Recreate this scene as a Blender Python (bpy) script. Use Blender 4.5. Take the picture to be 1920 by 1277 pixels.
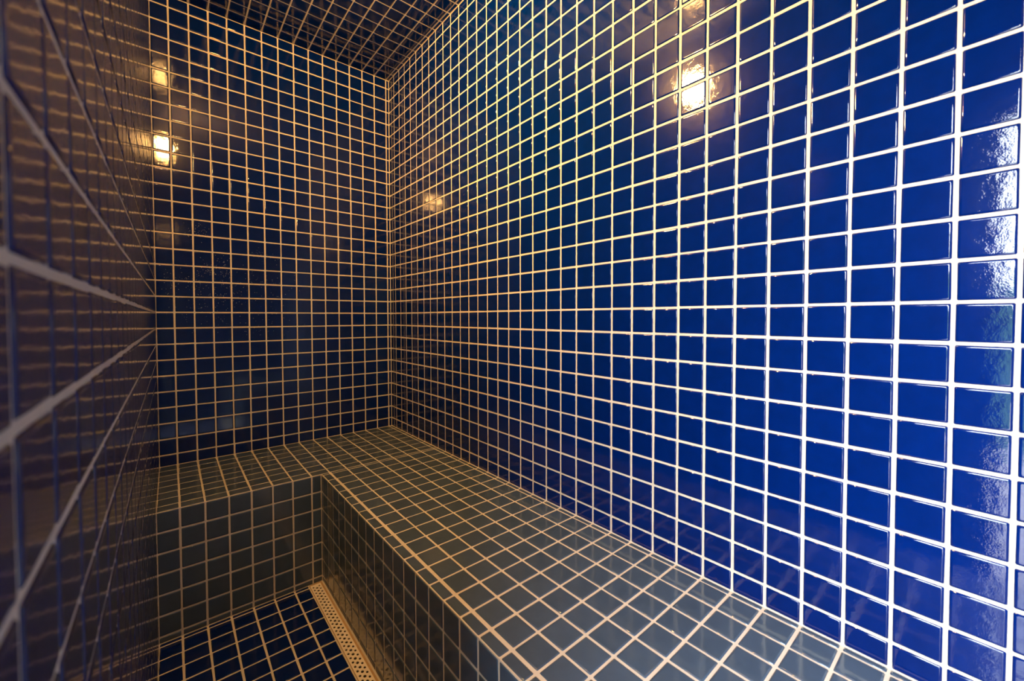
import bpy, math, random
import numpy as np
from mathutils import Matrix, Vector

random.seed(7)
for o in list(bpy.data.objects):
    bpy.data.objects.remove(o, do_unlink=True)
scene = bpy.context.scene
COL = scene.collection

# ------------------------------------------------------------------ units
# The room is laid out in tile pitches (7 cm): right wall x=0, back wall y=0,
# z counted from the first full grout row under the ceiling, floor at -FLOOR.
S = 0.07
FLOOR = 35.18
BENCH = 28.73            # bench top, pitches below the reference row
CEIL = 0.71
WIDTH = 15.164
XB = 7.738               # front of the long bench (from the right wall)
YB = 7.725               # front of the short bench (from the back wall)
SL = 0.27               # sliver column beside the right wall
NEAR = 45.0              # near end of the room
DOOR0, DOOR1, DOORTOP = 33.9, 43.6, 9.8

def P(x, y, z):
    return Vector((x * S, y * S, (z + FLOOR) * S))

# ------------------------------------------------------------------ camera
F, CX, CY = 762.076, 967.492, 612.838
YAW, PIT, ROL = -0.704, -0.024, 0.002
CAM = (-14.452, -33.653, -19.341)
def rot3(a, b, c):
    return Matrix.Rotation(a, 3, 'Z') @ Matrix.Rotation(b, 3, 'X') @ Matrix.Rotation(c, 3, 'Y')
RC = rot3(YAW, PIT, ROL)
cam_data = bpy.data.cameras.new('camera')
cam = bpy.data.objects.new('camera', cam_data)
COL.objects.link(cam)
rx, ry, rz = RC.col[0], RC.col[1], RC.col[2]
m = Matrix.Identity(4)
for i in range(3):
    m[i][0], m[i][1], m[i][2] = rx[i], rz[i], -ry[i]
    m[i][3] = P(*CAM)[i]
cam.matrix_world = m
cam_data.sensor_fit = 'HORIZONTAL'
cam_data.sensor_width = 36.0
cam_data.lens = F / 1920 * 36
cam_data.shift_x = (960 - CX) / 1920
cam_data.shift_y = (CY - 638.5) / 1920
cam_data.clip_start = 0.005
cam_data.dof.use_dof = True
cam_data.dof.focus_distance = 1.5
cam_data.dof.aperture_fstop = 4.5
scene.camera = cam

# ------------------------------------------------------------------ world, daylight
world = bpy.data.worlds.new('World')
scene.world = world
world.use_nodes = True
wn = world.node_tree
bg = wn.nodes['Background']
bg.inputs['Color'].default_value = (0.86, 0.94, 1.0, 1)
bg.inputs['Strength'].default_value = 44.0

pl = bpy.data.lights.new('doorway_daylight_portal', 'AREA')
pl.shape = 'RECTANGLE'
pl.size = (DOOR1 - DOOR0) * S
pl.size_y = (FLOOR - DOORTOP) * S
pl.cycles.is_portal = True
po = bpy.data.objects.new('doorway_daylight_portal', pl)
COL.objects.link(po)
po.location = P(-WIDTH - 1.6, -(DOOR0 + DOOR1) / 2, -(FLOOR + DOORTOP) / 2)
po.rotation_euler = (math.pi / 2, 0, -math.pi / 2)

scene.view_settings.view_transform = 'Standard'
scene.view_settings.look = 'None'
scene.view_settings.gamma = 1.0
scene.view_settings.use_curve_mapping = False
scene.view_settings.exposure = 0.0

LAMP = (-14.75, -19.2, -2.75)
LAMP_STRENGTH = 2600.0

# ------------------------------------------------------------------ materials
def nodes_of(name):
    mat = bpy.data.materials.new(name)
    mat.use_nodes = True
    nt = mat.node_tree
    return mat, nt, nt.nodes['Principled BSDF']

def tile_material(name, col, var=0.25, haze=0.20, gloss=0.026, ripple=0.14, spec=0.025):
    mat, nt, b = nodes_of(name)
    N, L = nt.nodes, nt.links
    oi = N.new('ShaderNodeObjectInfo')
    ge = N.new('ShaderNodeNewGeometry')
    add = N.new('ShaderNodeMath'); add.operation = 'ADD'
    L.new(oi.outputs['Random'], add.inputs[0])
    L.new(ge.outputs['Random Per Island'], add.inputs[1])
    fr = N.new('ShaderNodeMath'); fr.operation = 'FRACT'
    L.new(add.outputs[0], fr.inputs[0])
    mr = N.new('ShaderNodeMapRange')
    mr.inputs['To Min'].default_value = 1 - var
    mr.inputs['To Max'].default_value = 1 + var
    L.new(fr.outputs[0], mr.inputs['Value'])
    # cloudy glaze
    no = N.new('ShaderNodeTexNoise')
    no.inputs['Scale'].default_value = 34
    no.inputs['Detail'].default_value = 3
    L.new(ge.outputs['Position'], no.inputs['Vector'])
    mr2 = N.new('ShaderNodeMapRange')
    mr2.inputs['To Min'].default_value = 0.8
    mr2.inputs['To Max'].default_value = 1.2
    L.new(no.outputs['Fac'], mr2.inputs['Value'])
    mu = N.new('ShaderNodeMath'); mu.operation = 'MULTIPLY'
    L.new(mr.outputs[0], mu.inputs[0]); L.new(mr2.outputs[0], mu.inputs[1])
    vm = N.new('ShaderNodeVectorMath'); vm.operation = 'SCALE'
    vm.inputs[0].default_value = col
    L.new(mu.outputs[0], vm.inputs['Scale'])
    L.new(vm.outputs[0], b.inputs['Base Color'])
    b.inputs['Roughness'].default_value = haze
    b.inputs['Specular IOR Level'].default_value = spec
    b.inputs['Coat Weight'].default_value = 1.0
    b.inputs['Coat Roughness'].default_value = gloss
    b.inputs['Coat IOR'].default_value = 1.5
    # ripples of the fired glaze
    r1 = N.new('ShaderNodeTexNoise')
    r1.inputs['Scale'].default_value = 420
    r1.inputs['Detail'].default_value = 2
    r2 = N.new('ShaderNodeTexNoise')
    r2.inputs['Scale'].default_value = 60
    r2.inputs['Detail'].default_value = 1
    for r in (r1, r2):
        L.new(ge.outputs['Position'], r.inputs['Vector'])
    b1 = N.new('ShaderNodeBump')
    b1.inputs['Strength'].default_value = ripple
    b1.inputs['Distance'].default_value = 0.00045
    L.new(r1.outputs['Fac'], b1.inputs['Height'])
    b2 = N.new('ShaderNodeBump')
    b2.inputs['Strength'].default_value = ripple
    b2.inputs['Distance'].default_value = 0.0014
    L.new(r2.outputs['Fac'], b2.inputs['Height'])
    L.new(b1.outputs['Normal'], b2.inputs['Normal'])
    L.new(b2.outputs['Normal'], b.inputs['Normal'])
    L.new(b2.outputs['Normal'], b.inputs['Coat Normal'])
    return mat

def plain(name, col, rough=0.7, noise=0.0, scale=60.0, metal=0.0, bump=0.0):
    mat, nt, b = nodes_of(name)
    N, L = nt.nodes, nt.links
    b.inputs['Base Color'].default_value = (*col, 1)
    b.inputs['Roughness'].default_value = rough
    b.inputs['Metallic'].default_value = metal
    if noise or bump:
        ge = N.new('ShaderNodeNewGeometry')
        no = N.new('ShaderNodeTexNoise')
        no.inputs['Scale'].default_value = scale
        no.inputs['Detail'].default_value = 4
        L.new(ge.outputs['Position'], no.inputs['Vector'])
        if noise:
            mr = N.new('ShaderNodeMapRange')
            mr.inputs['To Min'].default_value = 1 - noise
            mr.inputs['To Max'].default_value = 1 + noise
            L.new(no.outputs['Fac'], mr.inputs['Value'])
            vm = N.new('ShaderNodeVectorMath'); vm.operation = 'SCALE'
            vm.inputs[0].default_value = col
            L.new(mr.outputs[0], vm.inputs['Scale'])
            L.new(vm.outputs[0], b.inputs['Base Color'])
        if bump:
            bu = N.new('ShaderNodeBump')
            bu.inputs['Strength'].default_value = bump
            bu.inputs['Distance'].default_value = 0.001
            L.new(no.outputs['Fac'], bu.inputs['Height'])
            L.new(bu.outputs['Normal'], b.inputs['Normal'])
    return mat

M_BLUE = tile_material('cobalt_glazed_tile', (0.0001, 0.0090, 0.096), var=0.06)
M_SLATE = tile_material('slate_glazed_tile', (0.044, 0.073, 0.122), var=0.06, haze=0.4, gloss=0.05, spec=0.12)
M_GROUT = plain('cream_grout', (0.55, 0.52, 0.47), 0.85, 0.10, 90, bump=0.3)

# ------------------------------------------------------------------ mesh helpers
def link(name, mesh, mat=None, parent=None):
    o = bpy.data.objects.new(name, mesh)
    COL.objects.link(o)
    if mat and not mesh.materials:
        mesh.materials.append(mat)
    if parent:
        o.parent = parent
    return o

class MB:
    def __init__(self):
        self.v, self.f, self.s = [], [], []
    def box(self, a, b):
        a, b = Vector(a), Vector(b)
        lo = [min(a[i], b[i]) for i in range(3)]; hi = [max(a[i], b[i]) for i in range(3)]
        n = len(self.v)
        for z in (lo[2], hi[2]):
            self.v += [(lo[0], lo[1], z), (hi[0], lo[1], z), (hi[0], hi[1], z), (lo[0], hi[1], z)]
        self.f += [tuple(n + i for i in q) for q in ((3, 2, 1, 0), (4, 5, 6, 7), (0, 1, 5, 4), (1, 2, 6, 5), (2, 3, 7, 6), (3, 0, 4, 7))]
        self.s += [False] * 6
    def add(self, verts, faces, smooth=False):
        n = len(self.v)
        self.v += [tuple(v) for v in verts]
        self.f += [tuple(n + i for i in f) for f in faces]
        self.s += [smooth] * len(faces)
    def lathe(self, prof, mat4, seg=32):
        # prof: (radius, height) pairs, spun about local z
        vs, fs = [], []
        for r, h in prof:
            for k in range(seg):
                a = 2 * math.pi * k / seg
                vs.append(mat4 @ Vector((r * math.cos(a), r * math.sin(a), h)))
        for j in range(len(prof) - 1):
            for k in range(seg):
                k2 = (k + 1) % seg
                fs.append((j * seg + k, j * seg + k2, (j + 1) * seg + k2, (j + 1) * seg + k))
        fs.append(tuple(range(seg))[::-1])
        fs.append(tuple((len(prof) - 1) * seg + k for k in range(seg)))
        self.add(vs, fs, True)
    def build(self, name, mat=None, parent=None):
        me = bpy.data.meshes.new(name)
        me.from_pydata(self.v, [], self.f)
        me.polygons.foreach_set('use_smooth', self.s)
        me.update()
        return link(name, me, mat, parent)

def structure(o):
    o['kind'] = 'structure'
    return o

# ------------------------------------------------------------------ tiles
JOINT = 0.075            # grout joint, in pitches
def tile_geometry(w, h):
    """pillow-edged glazed tile of w x h metres centred on the origin, face up"""
    a, b = w / 2, h / 2
    rings = []
    for inset, z, c, nz in ((0, -0.0004, 0.0016, 0.25), (0.0010, 0.0010, 0.0015, 0.72), (0.0042, 0.0016, 0.0012, 1.0)):
        x, y = a - inset, b - inset
        c = min(c, x * .4, y * .4)
        pts = [(x - c, -y), (x, -y + c), (x, y - c), (x - c, y), (-x + c, y), (-x, y - c), (-x, -y + c), (-x + c, -y)]
        dirs = [(.38, -.92), (.92, -.38), (.92, .38), (.38, .92), (-.38, .92), (-.92, .38), (-.92, -.38), (-.38, -.92)]
        for (px, py), (dx, dy) in zip(pts, dirs):
            k = math.sqrt(max(0, 1 - nz * nz))
            rings.append(((px, py, z), (dx * k, dy * k, nz)))
    v = [r[0] for r in rings]; n = [r[1] for r in rings]
    f = []
    for j in range(2):
        for k in range(8):
            k2 = (k + 1) % 8
            f.append((j * 8 + k, j * 8 + k2, j * 8 + 8 + k2, j * 8 + 8 + k))
    f.append(tuple(range(16, 24)))
    return v, n, f

_tile_cache = {}
def tile_mesh(w, h, mat):
    key = (round(w, 4), round(h, 4), mat.name)
    if key not in _tile_cache:
        v, n, f = tile_geometry(w, h)
        me = bpy.data.meshes.new('tile')
        me.from_pydata(v, [], f)
        me.polygons.foreach_set('use_smooth', [True] * len(f))
        me.update()
        me.normals_split_custom_set_from_vertices(n)
        me.materials.append(mat)
        _tile_cache[key] = me
    return _tile_cache[key]

def project(pt):
    d = RC.transposed() @ (pt - P(*CAM))
    if d.y < 0.02:
        return None
    return CX + F * d.x / d.y, CY - F * d.z / d.y

def seen_area(mat4, w, h):
    """pixels of the photograph a tile covers (0 when outside it or turned away)"""
    n = mat4.to_3x3() @ Vector((0, 0, 1))
    if n.dot(P(*CAM) - mat4.translation) <= 0:
        return 0.0
    q = [project(mat4 @ Vector((x * w / 2, y * h / 2, 0))) for x, y in ((-1, -1), (1, -1), (1, 1), (-1, 1))]
    if any(p is None for p in q):
        return 0.0
    poly = q
    for ax, lim, sg in ((0, 0, 1), (0, 1920, -1), (1, 0, 1), (1, 1277, -1)):
        out = []
        for i in range(len(poly)):
            p, r = poly[i], poly[(i + 1) % len(poly)]
            dp, dr = sg * (p[ax] - lim), sg * (r[ax] - lim)
            if dp >= 0:
                out.append(p)
            if dp * dr < 0:
                t = dp / (dp - dr)
                out.append((p[0] + t * (r[0] - p[0]), p[1] + t * (r[1] - p[1])))
        poly = out
        if len(poly) < 3:
            return 0.0
    return abs(sum(poly[i][0] * poly[(i + 1) % len(poly)][1] - poly[(i + 1) % len(poly)][0] * poly[i][1] for i in range(len(poly)))) / 2

def lay(origin, u, v, ul, vl, mat, skip=None, extra_u=None):
    """tiles between the grid lines ul x vl (in pitches along u and v from origin)"""
    u, v = Vector(u), Vector(v)
    n = u.cross(v)
    out = []
    for i in range(len(ul) - 1):
        for j in range(len(vl) - 1):
            u0, u1, v0, v1 = ul[i], ul[i + 1], vl[j], vl[j + 1]
            if skip and skip((u0 + u1) / 2, (v0 + v1) / 2):
                continue
            ju0 = ju1 = JOINT / 2
            if extra_u is not None:
                if abs(u0 - extra_u) < 1e-3: ju0 += 0.022
                if abs(u1 - extra_u) < 1e-3: ju1 += 0.022
            w, h = (u1 - u0 - ju0 - ju1) * S, (v1 - v0 - JOINT) * S
            if w < 0.002 or h < 0.002:
                continue
            cu = (u0 + ju0 + u1 - ju1) / 2 + random.gauss(0, 0.004)
            cv = (v0 + v1) / 2 + random.gauss(0, 0.004)
            c = origin + (u * cu + v * cv) * S
            m4 = Matrix.Identity(4)
            for k in range(3):
                m4[k][0], m4[k][1], m4[k][2], m4[k][3] = u[k], v[k], n[k], c[k]
            jit = Matrix.Rotation(random.gauss(0, 0.0014), 4, 'X') @ Matrix.Rotation(random.gauss(0, 0.0014), 4, 'Y') @ Matrix.Rotation(random.gauss(0, 0.003), 4, 'Z')
            m4 = m4 @ jit
            out.append((seen_area(m4, w, h), m4, w, h, mat))
    return out

def place(groups, limit=300):
    """groups: (parent, tiles). The `limit` largest in view become single parts, the rest one joined part."""
    ranked = sorted(((t[0], gi, ti) for gi, (_, ts) in enumerate(groups) for ti, t in enumerate(ts) if t[0] > 25), reverse=True)
    single = {(gi, ti) for _, gi, ti in ranked[:limit]}
    for gi, (parent, ts) in enumerate(groups):
        V, Nn, Fc = [], [], []
        mat = None
        for ti, (area, m4, w, h, mt) in enumerate(ts):
            mat = mt
            if (gi, ti) in single:
                o = bpy.data.objects.new('tile', tile_mesh(w, h, mt))
                COL.objects.link(o)
                o.parent = parent
                o.matrix_local = m4
            else:
                v, n, f = tile_geometry(w, h)
                k = len(V)
                r3 = m4.to_3x3()
                V += [tuple(m4 @ Vector(x)) for x in v]
                Nn += [tuple(r3 @ Vector(x)) for x in n]
                Fc += [tuple(k + i for i in q) for q in f]
        if V:
            me = bpy.data.meshes.new('remaining_tiles')
            me.from_pydata(V, [], Fc)
            me.polygons.foreach_set('use_smooth', [True] * len(Fc))
            me.update()
            me.normals_split_custom_set_from_vertices(Nn)
            o = link('remaining_tiles', me, mat, parent)
            o['kind'] = 'stuff'

def lines(a, b, offset=0.0):
    """grid lines from a to b, at integers + offset, with a and b as the ends"""
    k = [a]
    x = math.ceil(a - offset + 1e-6) + offset
    while x < b - 1e-6:
        if x - a > 0.12 and b - x > 0.12:
            k.append(x)
        x += 1
    return k + [b]

# ------------------------------------------------------------------ room shell
T = 1.7   # masonry thickness, pitches
def wall_box(name, boxes):
    mb = MB()
    for a, b in boxes:
        mb.box(P(*a), P(*b))
    return structure(mb.build(name, M_GROUT))

wall_right = wall_box('wall_right', [((0, T, -FLOOR), (T, -NEAR - T, CEIL))])
wall_back = wall_box('wall_back', [((-WIDTH, 0, -FLOOR), (0, T, CEIL))])
wall_left = wall_box('wall_left', [((-WIDTH - T, T, -FLOOR), (-WIDTH, -DOOR0, CEIL)),
                                   ((-WIDTH - T, -DOOR0, -DOORTOP), (-WIDTH, -DOOR1, CEIL)),
                                   ((-WIDTH - T, -DOOR1, -FLOOR), (-WIDTH, -NEAR - T, CEIL))])
wall_front = wall_box('wall_front', [((-WIDTH, -NEAR, -FLOOR), (0, -NEAR - T, CEIL))])
floor = wall_box('floor', [((-WIDTH - T, T, -FLOOR - T), (T, -NEAR - T, -FLOOR))])
ceiling = wall_box('ceiling', [((-WIDTH - T, T, CEIL), (T, -NEAR - T, CEIL + T))])

zl_up = lines(-CEIL, BENCH)                    # rows counted downwards above the bench
zl_full = lines(-CEIL, FLOOR)
yl = lines(0, NEAR)
xl = lines(0, WIDTH, SL)

# right wall: u = towards the camera end (-y), v = up ; normal = -x
def up_lines(zl, base):
    return sorted(base - z for z in zl)
place([(wall_right, lay(P(0, 0, -BENCH), (0, -1, 0), (0, 0, 1), yl, up_lines(zl_up, BENCH), M_BLUE))])
# back wall: u = +x from the left corner
place([(wall_back, lay(P(-WIDTH, 0, -BENCH), (1, 0, 0), (0, 0, 1), sorted(WIDTH - x for x in xl), up_lines(zl_up, BENCH), M_BLUE))])
# left wall: u = +y, from the near end
ylr = sorted(NEAR - y for y in lines(0, NEAR))
ylr = sorted(set([round(x, 5) for x in ylr] + [round(NEAR - DOOR0, 5), round(NEAR - DOOR1, 5)]))
zup = sorted(set([round(z, 5) for z in up_lines(zl_full, FLOOR)]))
def left_skip(a, b):
    y, z = NEAR - a, FLOOR - b
    in_door = DOOR0 < y < DOOR1 and z > DOORTOP
    behind_bench = y < YB and z > BENCH
    return in_door or behind_bench
place([(wall_left, lay(P(-WIDTH, -NEAR, -FLOOR), (0, 1, 0), (0, 0, 1), ylr, zup, M_BLUE, left_skip))])
# near end wall: u = -x from the right corner
place([(wall_front, lay(P(0, -NEAR, -FLOOR), (-1, 0, 0), (0, 0, 1), xl, zup, M_BLUE, lambda a, b: a < XB and b < FLOOR - BENCH))])
# ceiling: u = +x, v = -y  -> normal -z
place([(ceiling, lay(P(-WIDTH, 0, CEIL), (1, 0, 0), (0, -1, 0), sorted(WIDTH - x for x in xl), yl, M_BLUE))])
# floor: u = -x from drain, v = -y : normal = (-x) x (-y) = +z
DR0, DR1 = XB + 0.09, XB + 0.76
fx = [DR1 + 0.02] + [x for x in xl if x > DR1 + 0.2]
fy = [y for y in lines(YB, NEAR)]
place([(floor, lay(P(0, 0, -FLOOR), (-1, 0, 0), (0, -1, 0), fx, fy, M_BLUE))])

# door surround
mb = MB()
for y in (DOOR0, DOOR1):
    s = 1 if y == DOOR0 else -1
    mb.box(P(-WIDTH - T, -y, -FLOOR), P(-WIDTH - T - 0.5, -y + s * 0.9, -DOORTOP + 0.9))
mb.box(P(-WIDTH - T, -DOOR0, -DOORTOP), P(-WIDTH - T - 0.5, -DOOR1, -DOORTOP + 0.9))
structure(mb.build('trim_1', plain('white_paint', (0.75, 0.75, 0.73), 0.4, 0.03)))

# ------------------------------------------------------------------ bench
bench = bpy.data.objects.new('tiled_bench', None)
COL.objects.link(bench)
bench['label'] = 'L-shaped built-in bench of slate grey tiles along the back and right walls'
bench['category'] = 'bench'
SEAT = 1.0
mb = MB()
mb.box(P(-XB, 0, -BENCH - SEAT), P(0, -NEAR, -BENCH))
seat = mb.build('seat', M_GROUT, bench)
mb = MB()
mb.box(P(-WIDTH, 0, -BENCH - SEAT), P(-XB, -YB, -BENCH))
seat2 = mb.build('seat', M_GROUT, bench)
mb = MB()
mb.box(P(-XB, -YB, -FLOOR), P(-XB + 1.2, -NEAR, -BENCH - SEAT))
riser_r = mb.build('riser', M_GROUT, bench)
mb = MB()
mb.box(P(-WIDTH, -YB + 1.2, -FLOOR), P(-XB, -YB, -BENCH - SEAT))
riser_b = mb.build('riser', M_GROUT, bench)
xb_l = sorted([0, SL] + [SL + k for k in range(1, 8)] + [XB])
ys = [YB] + list(range(8, int(NEAR) + 1))
top_r = lay(P(0, 0, -BENCH), (-1, 0, 0), (0, -1, 0), xb_l, ys, M_SLATE, extra_u=SL + 7)
ybk = [0] + [k for k in range(1, 8)] + [YB]
# the back rows run through the corner of the L; the row at the inner corner is cut round it
top_c = lay(P(0, 0, -BENCH), (-1, 0, 0), (0, -1, 0), [x for x in xl if x < SL + 7.5], ybk, M_SLATE)
top_b = lay(P(0, 0, -BENCH), (-1, 0, 0), (0, -1, 0), [x for x in xl if x > SL + 6.5], ybk, M_SLATE)
xs_l = [XB] + [x for x in xl if x > XB + 0.3]
rz_l = [0] + [FLOOR - BENCH - 1.02 * k for k in (6, 5, 4, 3, 2, 1)] + [FLOOR - BENCH]
ry_l = [YB] + [k for k in range(8, int(NEAR) + 1)]
ris_r = lay(P(-XB, 0, -FLOOR), (0, -1, 0), (0, 0, 1), ry_l, rz_l, M_SLATE)
ris_b = lay(P(-WIDTH, -YB, -FLOOR), (1, 0, 0), (0, 0, 1), sorted(WIDTH - x for x in xs_l), rz_l, M_SLATE)
place([(seat, top_r + top_c), (seat2, top_b), (riser_r, ris_r), (riser_b, ris_b)])

# ------------------------------------------------------------------ linear floor drain
drain = bpy.data.objects.new('linear_floor_drain', None)
COL.objects.link(drain)
drain['label'] = 'long cream perforated drain grate on the floor beside the bench riser'
drain['category'] = 'drain'
DY0, DY1 = YB + 0.16, 40.0
fz = -FLOOR * 1.0
M_GRATE = plain('cream_drain_plastic', (0.76, 0.71, 0.64), 0.45, 0.10, 45, bump=0.15)
M_STAIN = plain('stained_drain_edge', (0.42, 0.28, 0.15), 0.7, 0.35, 55, bump=0.4)
M_CHANNEL_SHADE = plain('channel_shade', (0.006, 0.005, 0.004), 0.8, 0.2)  # near-black colour stands in for the shade of a deep channel
top = 0.0022 / S
gx0, gx1 = DR0 + 0.09, DR1 - 0.02
mb = MB()
colw = (gx1 - gx0) / 3 * S * 0.86
margin = ((gx1 - gx0) * S - 3 * colw) / 2
step = 0.0215
ztop = P(0, 0, -FLOOR).z + 0.0022
xa = -gx1 * S
# margins as solid strips
thick = 0.002
ya, yb_ = -DY0 * S, -DY1 * S
mb.box((xa, ya, ztop - thick), (xa + margin, yb_, ztop))
mb.box((xa + margin + 3 * colw, ya, ztop - thick), (-gx0 * S, yb_, ztop))
for c in range(3):
    x0 = xa + margin + c * colw
    y = ya - 0.006 - (step / 2 if c == 1 else 0)
    mb.box((x0, ya, ztop - thick), (x0 + colw, y, ztop))
    rw, rh = (0.0048, 0.0058) if c == 1 else (0.0040, 0.0050)
    while y - step > yb_:
        xc, yc = x0 + colw / 2, y - step / 2
        outer, inner = [], []
        K = 8
        for k in range(K):
            a = 2 * math.pi * (k + .5) / K
            ca, sa = math.cos(a), math.sin(a)
            q = max(abs(ca), abs(sa))
            outer.append((xc + ca / q * colw / 2, yc + sa / q * step / 2))
            inner.append((xc + ca * rw, yc + sa * rh))
        vs = [(*p, ztop) for p in outer] + [(*p, ztop) for p in inner] + [(*p, ztop - thick) for p in inner]
        # corners of the cell
        cor = [(x0 + colw, y), (x0, y), (x0, y - step), (x0 + colw, y - step)]
        vs += [(*p, ztop) for p in cor]
        fs = []
        for k in range(K):
            k2 = (k + 1) % K
            fs.append((k, k2, K + k2, K + k))
            fs.append((K + k, K + k2, 2 * K + k2, 2 * K + k))
        # corner triangles: outer points k=0,1 straddle the top right corner, and so on
        for ci, (k, k2) in enumerate(((0, 1), (2, 3), (4, 5), (6, 7))):
            fs.append((k, 3 * K + ci, k2))
        mb.add(vs, fs)
        y -= step
    mb.box((x0, y, ztop - thick), (x0 + colw, yb_, ztop))
mb.build('grate', M_GRATE, drain)
mb = MB()
z0 = P(0, 0, -FLOOR).z
mb.box((-DR1 * S, ya, z0 + 0.0001), (-gx1 * S, yb_, ztop + 0.0004))
mb.box((-gx0 * S, ya, z0 + 0.0001), (-DR0 * S, yb_, ztop + 0.0006))
mb.box((-DR1 * S, ya + 0.006, z0 + 0.0001), (-DR0 * S, ya, ztop + 0.0006))
mb.build('frame', M_STAIN, drain)
mb = MB()
mb.box((-gx1 * S, ya, z0 + 0.0001), (-gx0 * S, yb_, z0 + 0.0002))
mb.build('channel', M_CHANNEL_SHADE, drain)  # thin sheet under the holes, shade put into its colour

# ------------------------------------------------------------------ wall lamp (above the frame, on the left wall)
lamp = bpy.data.objects.new('bulkhead_lamp', None)
COL.objects.link(lamp)
lamp['label'] = 'round warm white bulkhead lamp high on the left wall, seen in the tile reflections'
lamp['category'] = 'lamp'
base = P(-WIDTH, LAMP[1], LAMP[2]) + Vector((0.0015, 0, 0))
m4 = Matrix.Translation(base) @ Matrix.Rotation(math.pi / 2, 4, 'Y')
mb = MB()
mb.lathe([(0.072, 0.0), (0.072, 0.014), (0.068, 0.018), (0.057, 0.018)], m4)
mb.build('base_ring', plain('white_lamp_plastic', (0.7, 0.68, 0.64), 0.4, 0.02), lamp)
mb = MB()
mb.lathe([(0.055, 0.0175), (0.053, 0.026), (0.046, 0.033), (0.034, 0.038), (0.019, 0.041), (0.005, 0.042)], m4)
mat, nt, b = nodes_of('glowing_diffuser')
b.inputs['Base Color'].default_value = (0.8, 0.7, 0.55, 1)
b.inputs['Emission Color'].default_value = (1.0, 0.50, 0.14, 1)
b.inputs['Emission Strength'].default_value = LAMP_STRENGTH
mb.build('diffuser', mat, lamp)

# ------------------------------------------------------------------ water droplets on the back wall
mb = MB()
def droplet(c, r):
    vs = [c + Vector((0, -r * 0.55, 0))]
    for k in range(6):
        a = math.pi * k / 3
        vs.append(c + Vector((math.cos(a) * r * .72, -r * 0.38, math.sin(a) * r * .72)))
    for k in range(6):
        a = math.pi * k / 3
        vs.append(c + Vector((math.cos(a) * r, 0.0003, math.sin(a) * r)))
    fs = [(0, 1 + (k + 1) % 6, 1 + k) for k in range(6)]
    fs += [(1 + k, 1 + (k + 1) % 6, 7 + (k + 1) % 6, 7 + k) for k in range(6)]
    mb.add(vs, fs, True)
clusters = [(-13.0, -13.6, .5, .5), (-12.6, -16.2, .5, .5), (-11.7, -16.0, .4, .8), (-13.4, -17.0, .7, .5), (-12.7, -17.8, 1.0, .9), (-11.5, -17.8, .9, .9), (-9.4, -14.9, .7, .4), (-9.0, -17.5, 1.3, 1.2), (-14.4, -17.2, .4, 1.0), (-12.5, -19.2, 1.6, 1.0), (-9.5, -19.8, 1.8, .9), (-10.5, -16.5, 2.2, 1.3)]
for i in range(520):
    cx, cz, sx, sz = random.choice(clusters)
    x, z = random.gauss(cx, sx * .6), random.gauss(cz, sz * .6)
    x = min(max(x, -WIDTH + .1), -1)
    p = P(x, 0, z)
    droplet(Vector((p.x, -0.0015, p.z)), random.uniform(0.0007, 0.0016))
mat, nt, b = nodes_of('clear_water')
b.inputs['Base Color'].default_value = (0.95, 0.97, 1, 1)
b.inputs['Roughness'].default_value = 0.2
b.inputs['IOR'].default_value = 1.4
b.inputs['Transmission Weight'].default_value = 0.55
o = mb.build('water_droplets', mat, wall_back)
o['kind'] = 'stuff'

# ------------------------------------------------------------------ outside the doorway (reflected in the glaze, plus added daylight blockers)
mb = MB()
gx = -WIDTH * S - T * S
mb.box((gx - 9, -9, -0.14), (gx - 0.001, 5, -0.02))
structure(mb.build('patio', plain('pale_stone_paving', (0.55, 0.52, 0.48), 0.8, 0.25, 12)))
mb = MB()  # unseen walls added to keep daylight off the back and near end
mb.box((gx, -(DOOR1 + 1.2) * S, -0.02), (gx - 0.4, -(DOOR1 + 1.2) * S - 0.15, 2.6))
mb.box((gx, -(DOOR0 - 1.2) * S, -0.02), (gx - 2.2, -(DOOR0 - 1.2) * S + 0.15, 2.6))
structure(mb.build('daylight_blocker', plain('daylight_blocker_dark', (0.045, 0.035, 0.028), 0.9, 0.1, 20)))  # kept dark so little daylight bounces back into the room
mb = MB()
hx = gx - 3.0
ny, nz = 60, 14
grid = {}
for side in (0, 1):
    vs, fs = [], []
    for j in range(nz + 1):
        for i in range(ny + 1):
            y = -8 + 12 * i / ny
            z = 1.35 * j / nz - 0.02
            vs.append((hx - side * 0.7 + random.uniform(-.07, .07), y, z + random.uniform(-.03, .03)))
    for j in range(nz):
        for i in range(ny):
            a = j * (ny + 1) + i
            q = (a, a + 1, a + ny + 2, a + ny + 1)
            fs.append(q if side == 0 else q[::-1])
    grid[side] = (len(mb.v), nz * (ny + 1))
    mb.add(vs, fs)
a0, b0 = grid[0][0] + grid[0][1], grid[1][0] + grid[1][1]
mb.add([], [])
for i in range(ny):
    mb.f.append((a0 + i, a0 + i + 1, b0 + i + 1, b0 + i)); mb.s.append(False)
hedge = mb.build('garden_hedge', plain('hedge_green', (0.07, 0.17, 0.04), 0.8, 0.6, 25, bump=0.5))
hedge['label'] = 'clipped green hedge outside the doorway, faintly mirrored in the glaze'
hedge['category'] = 'hedge'
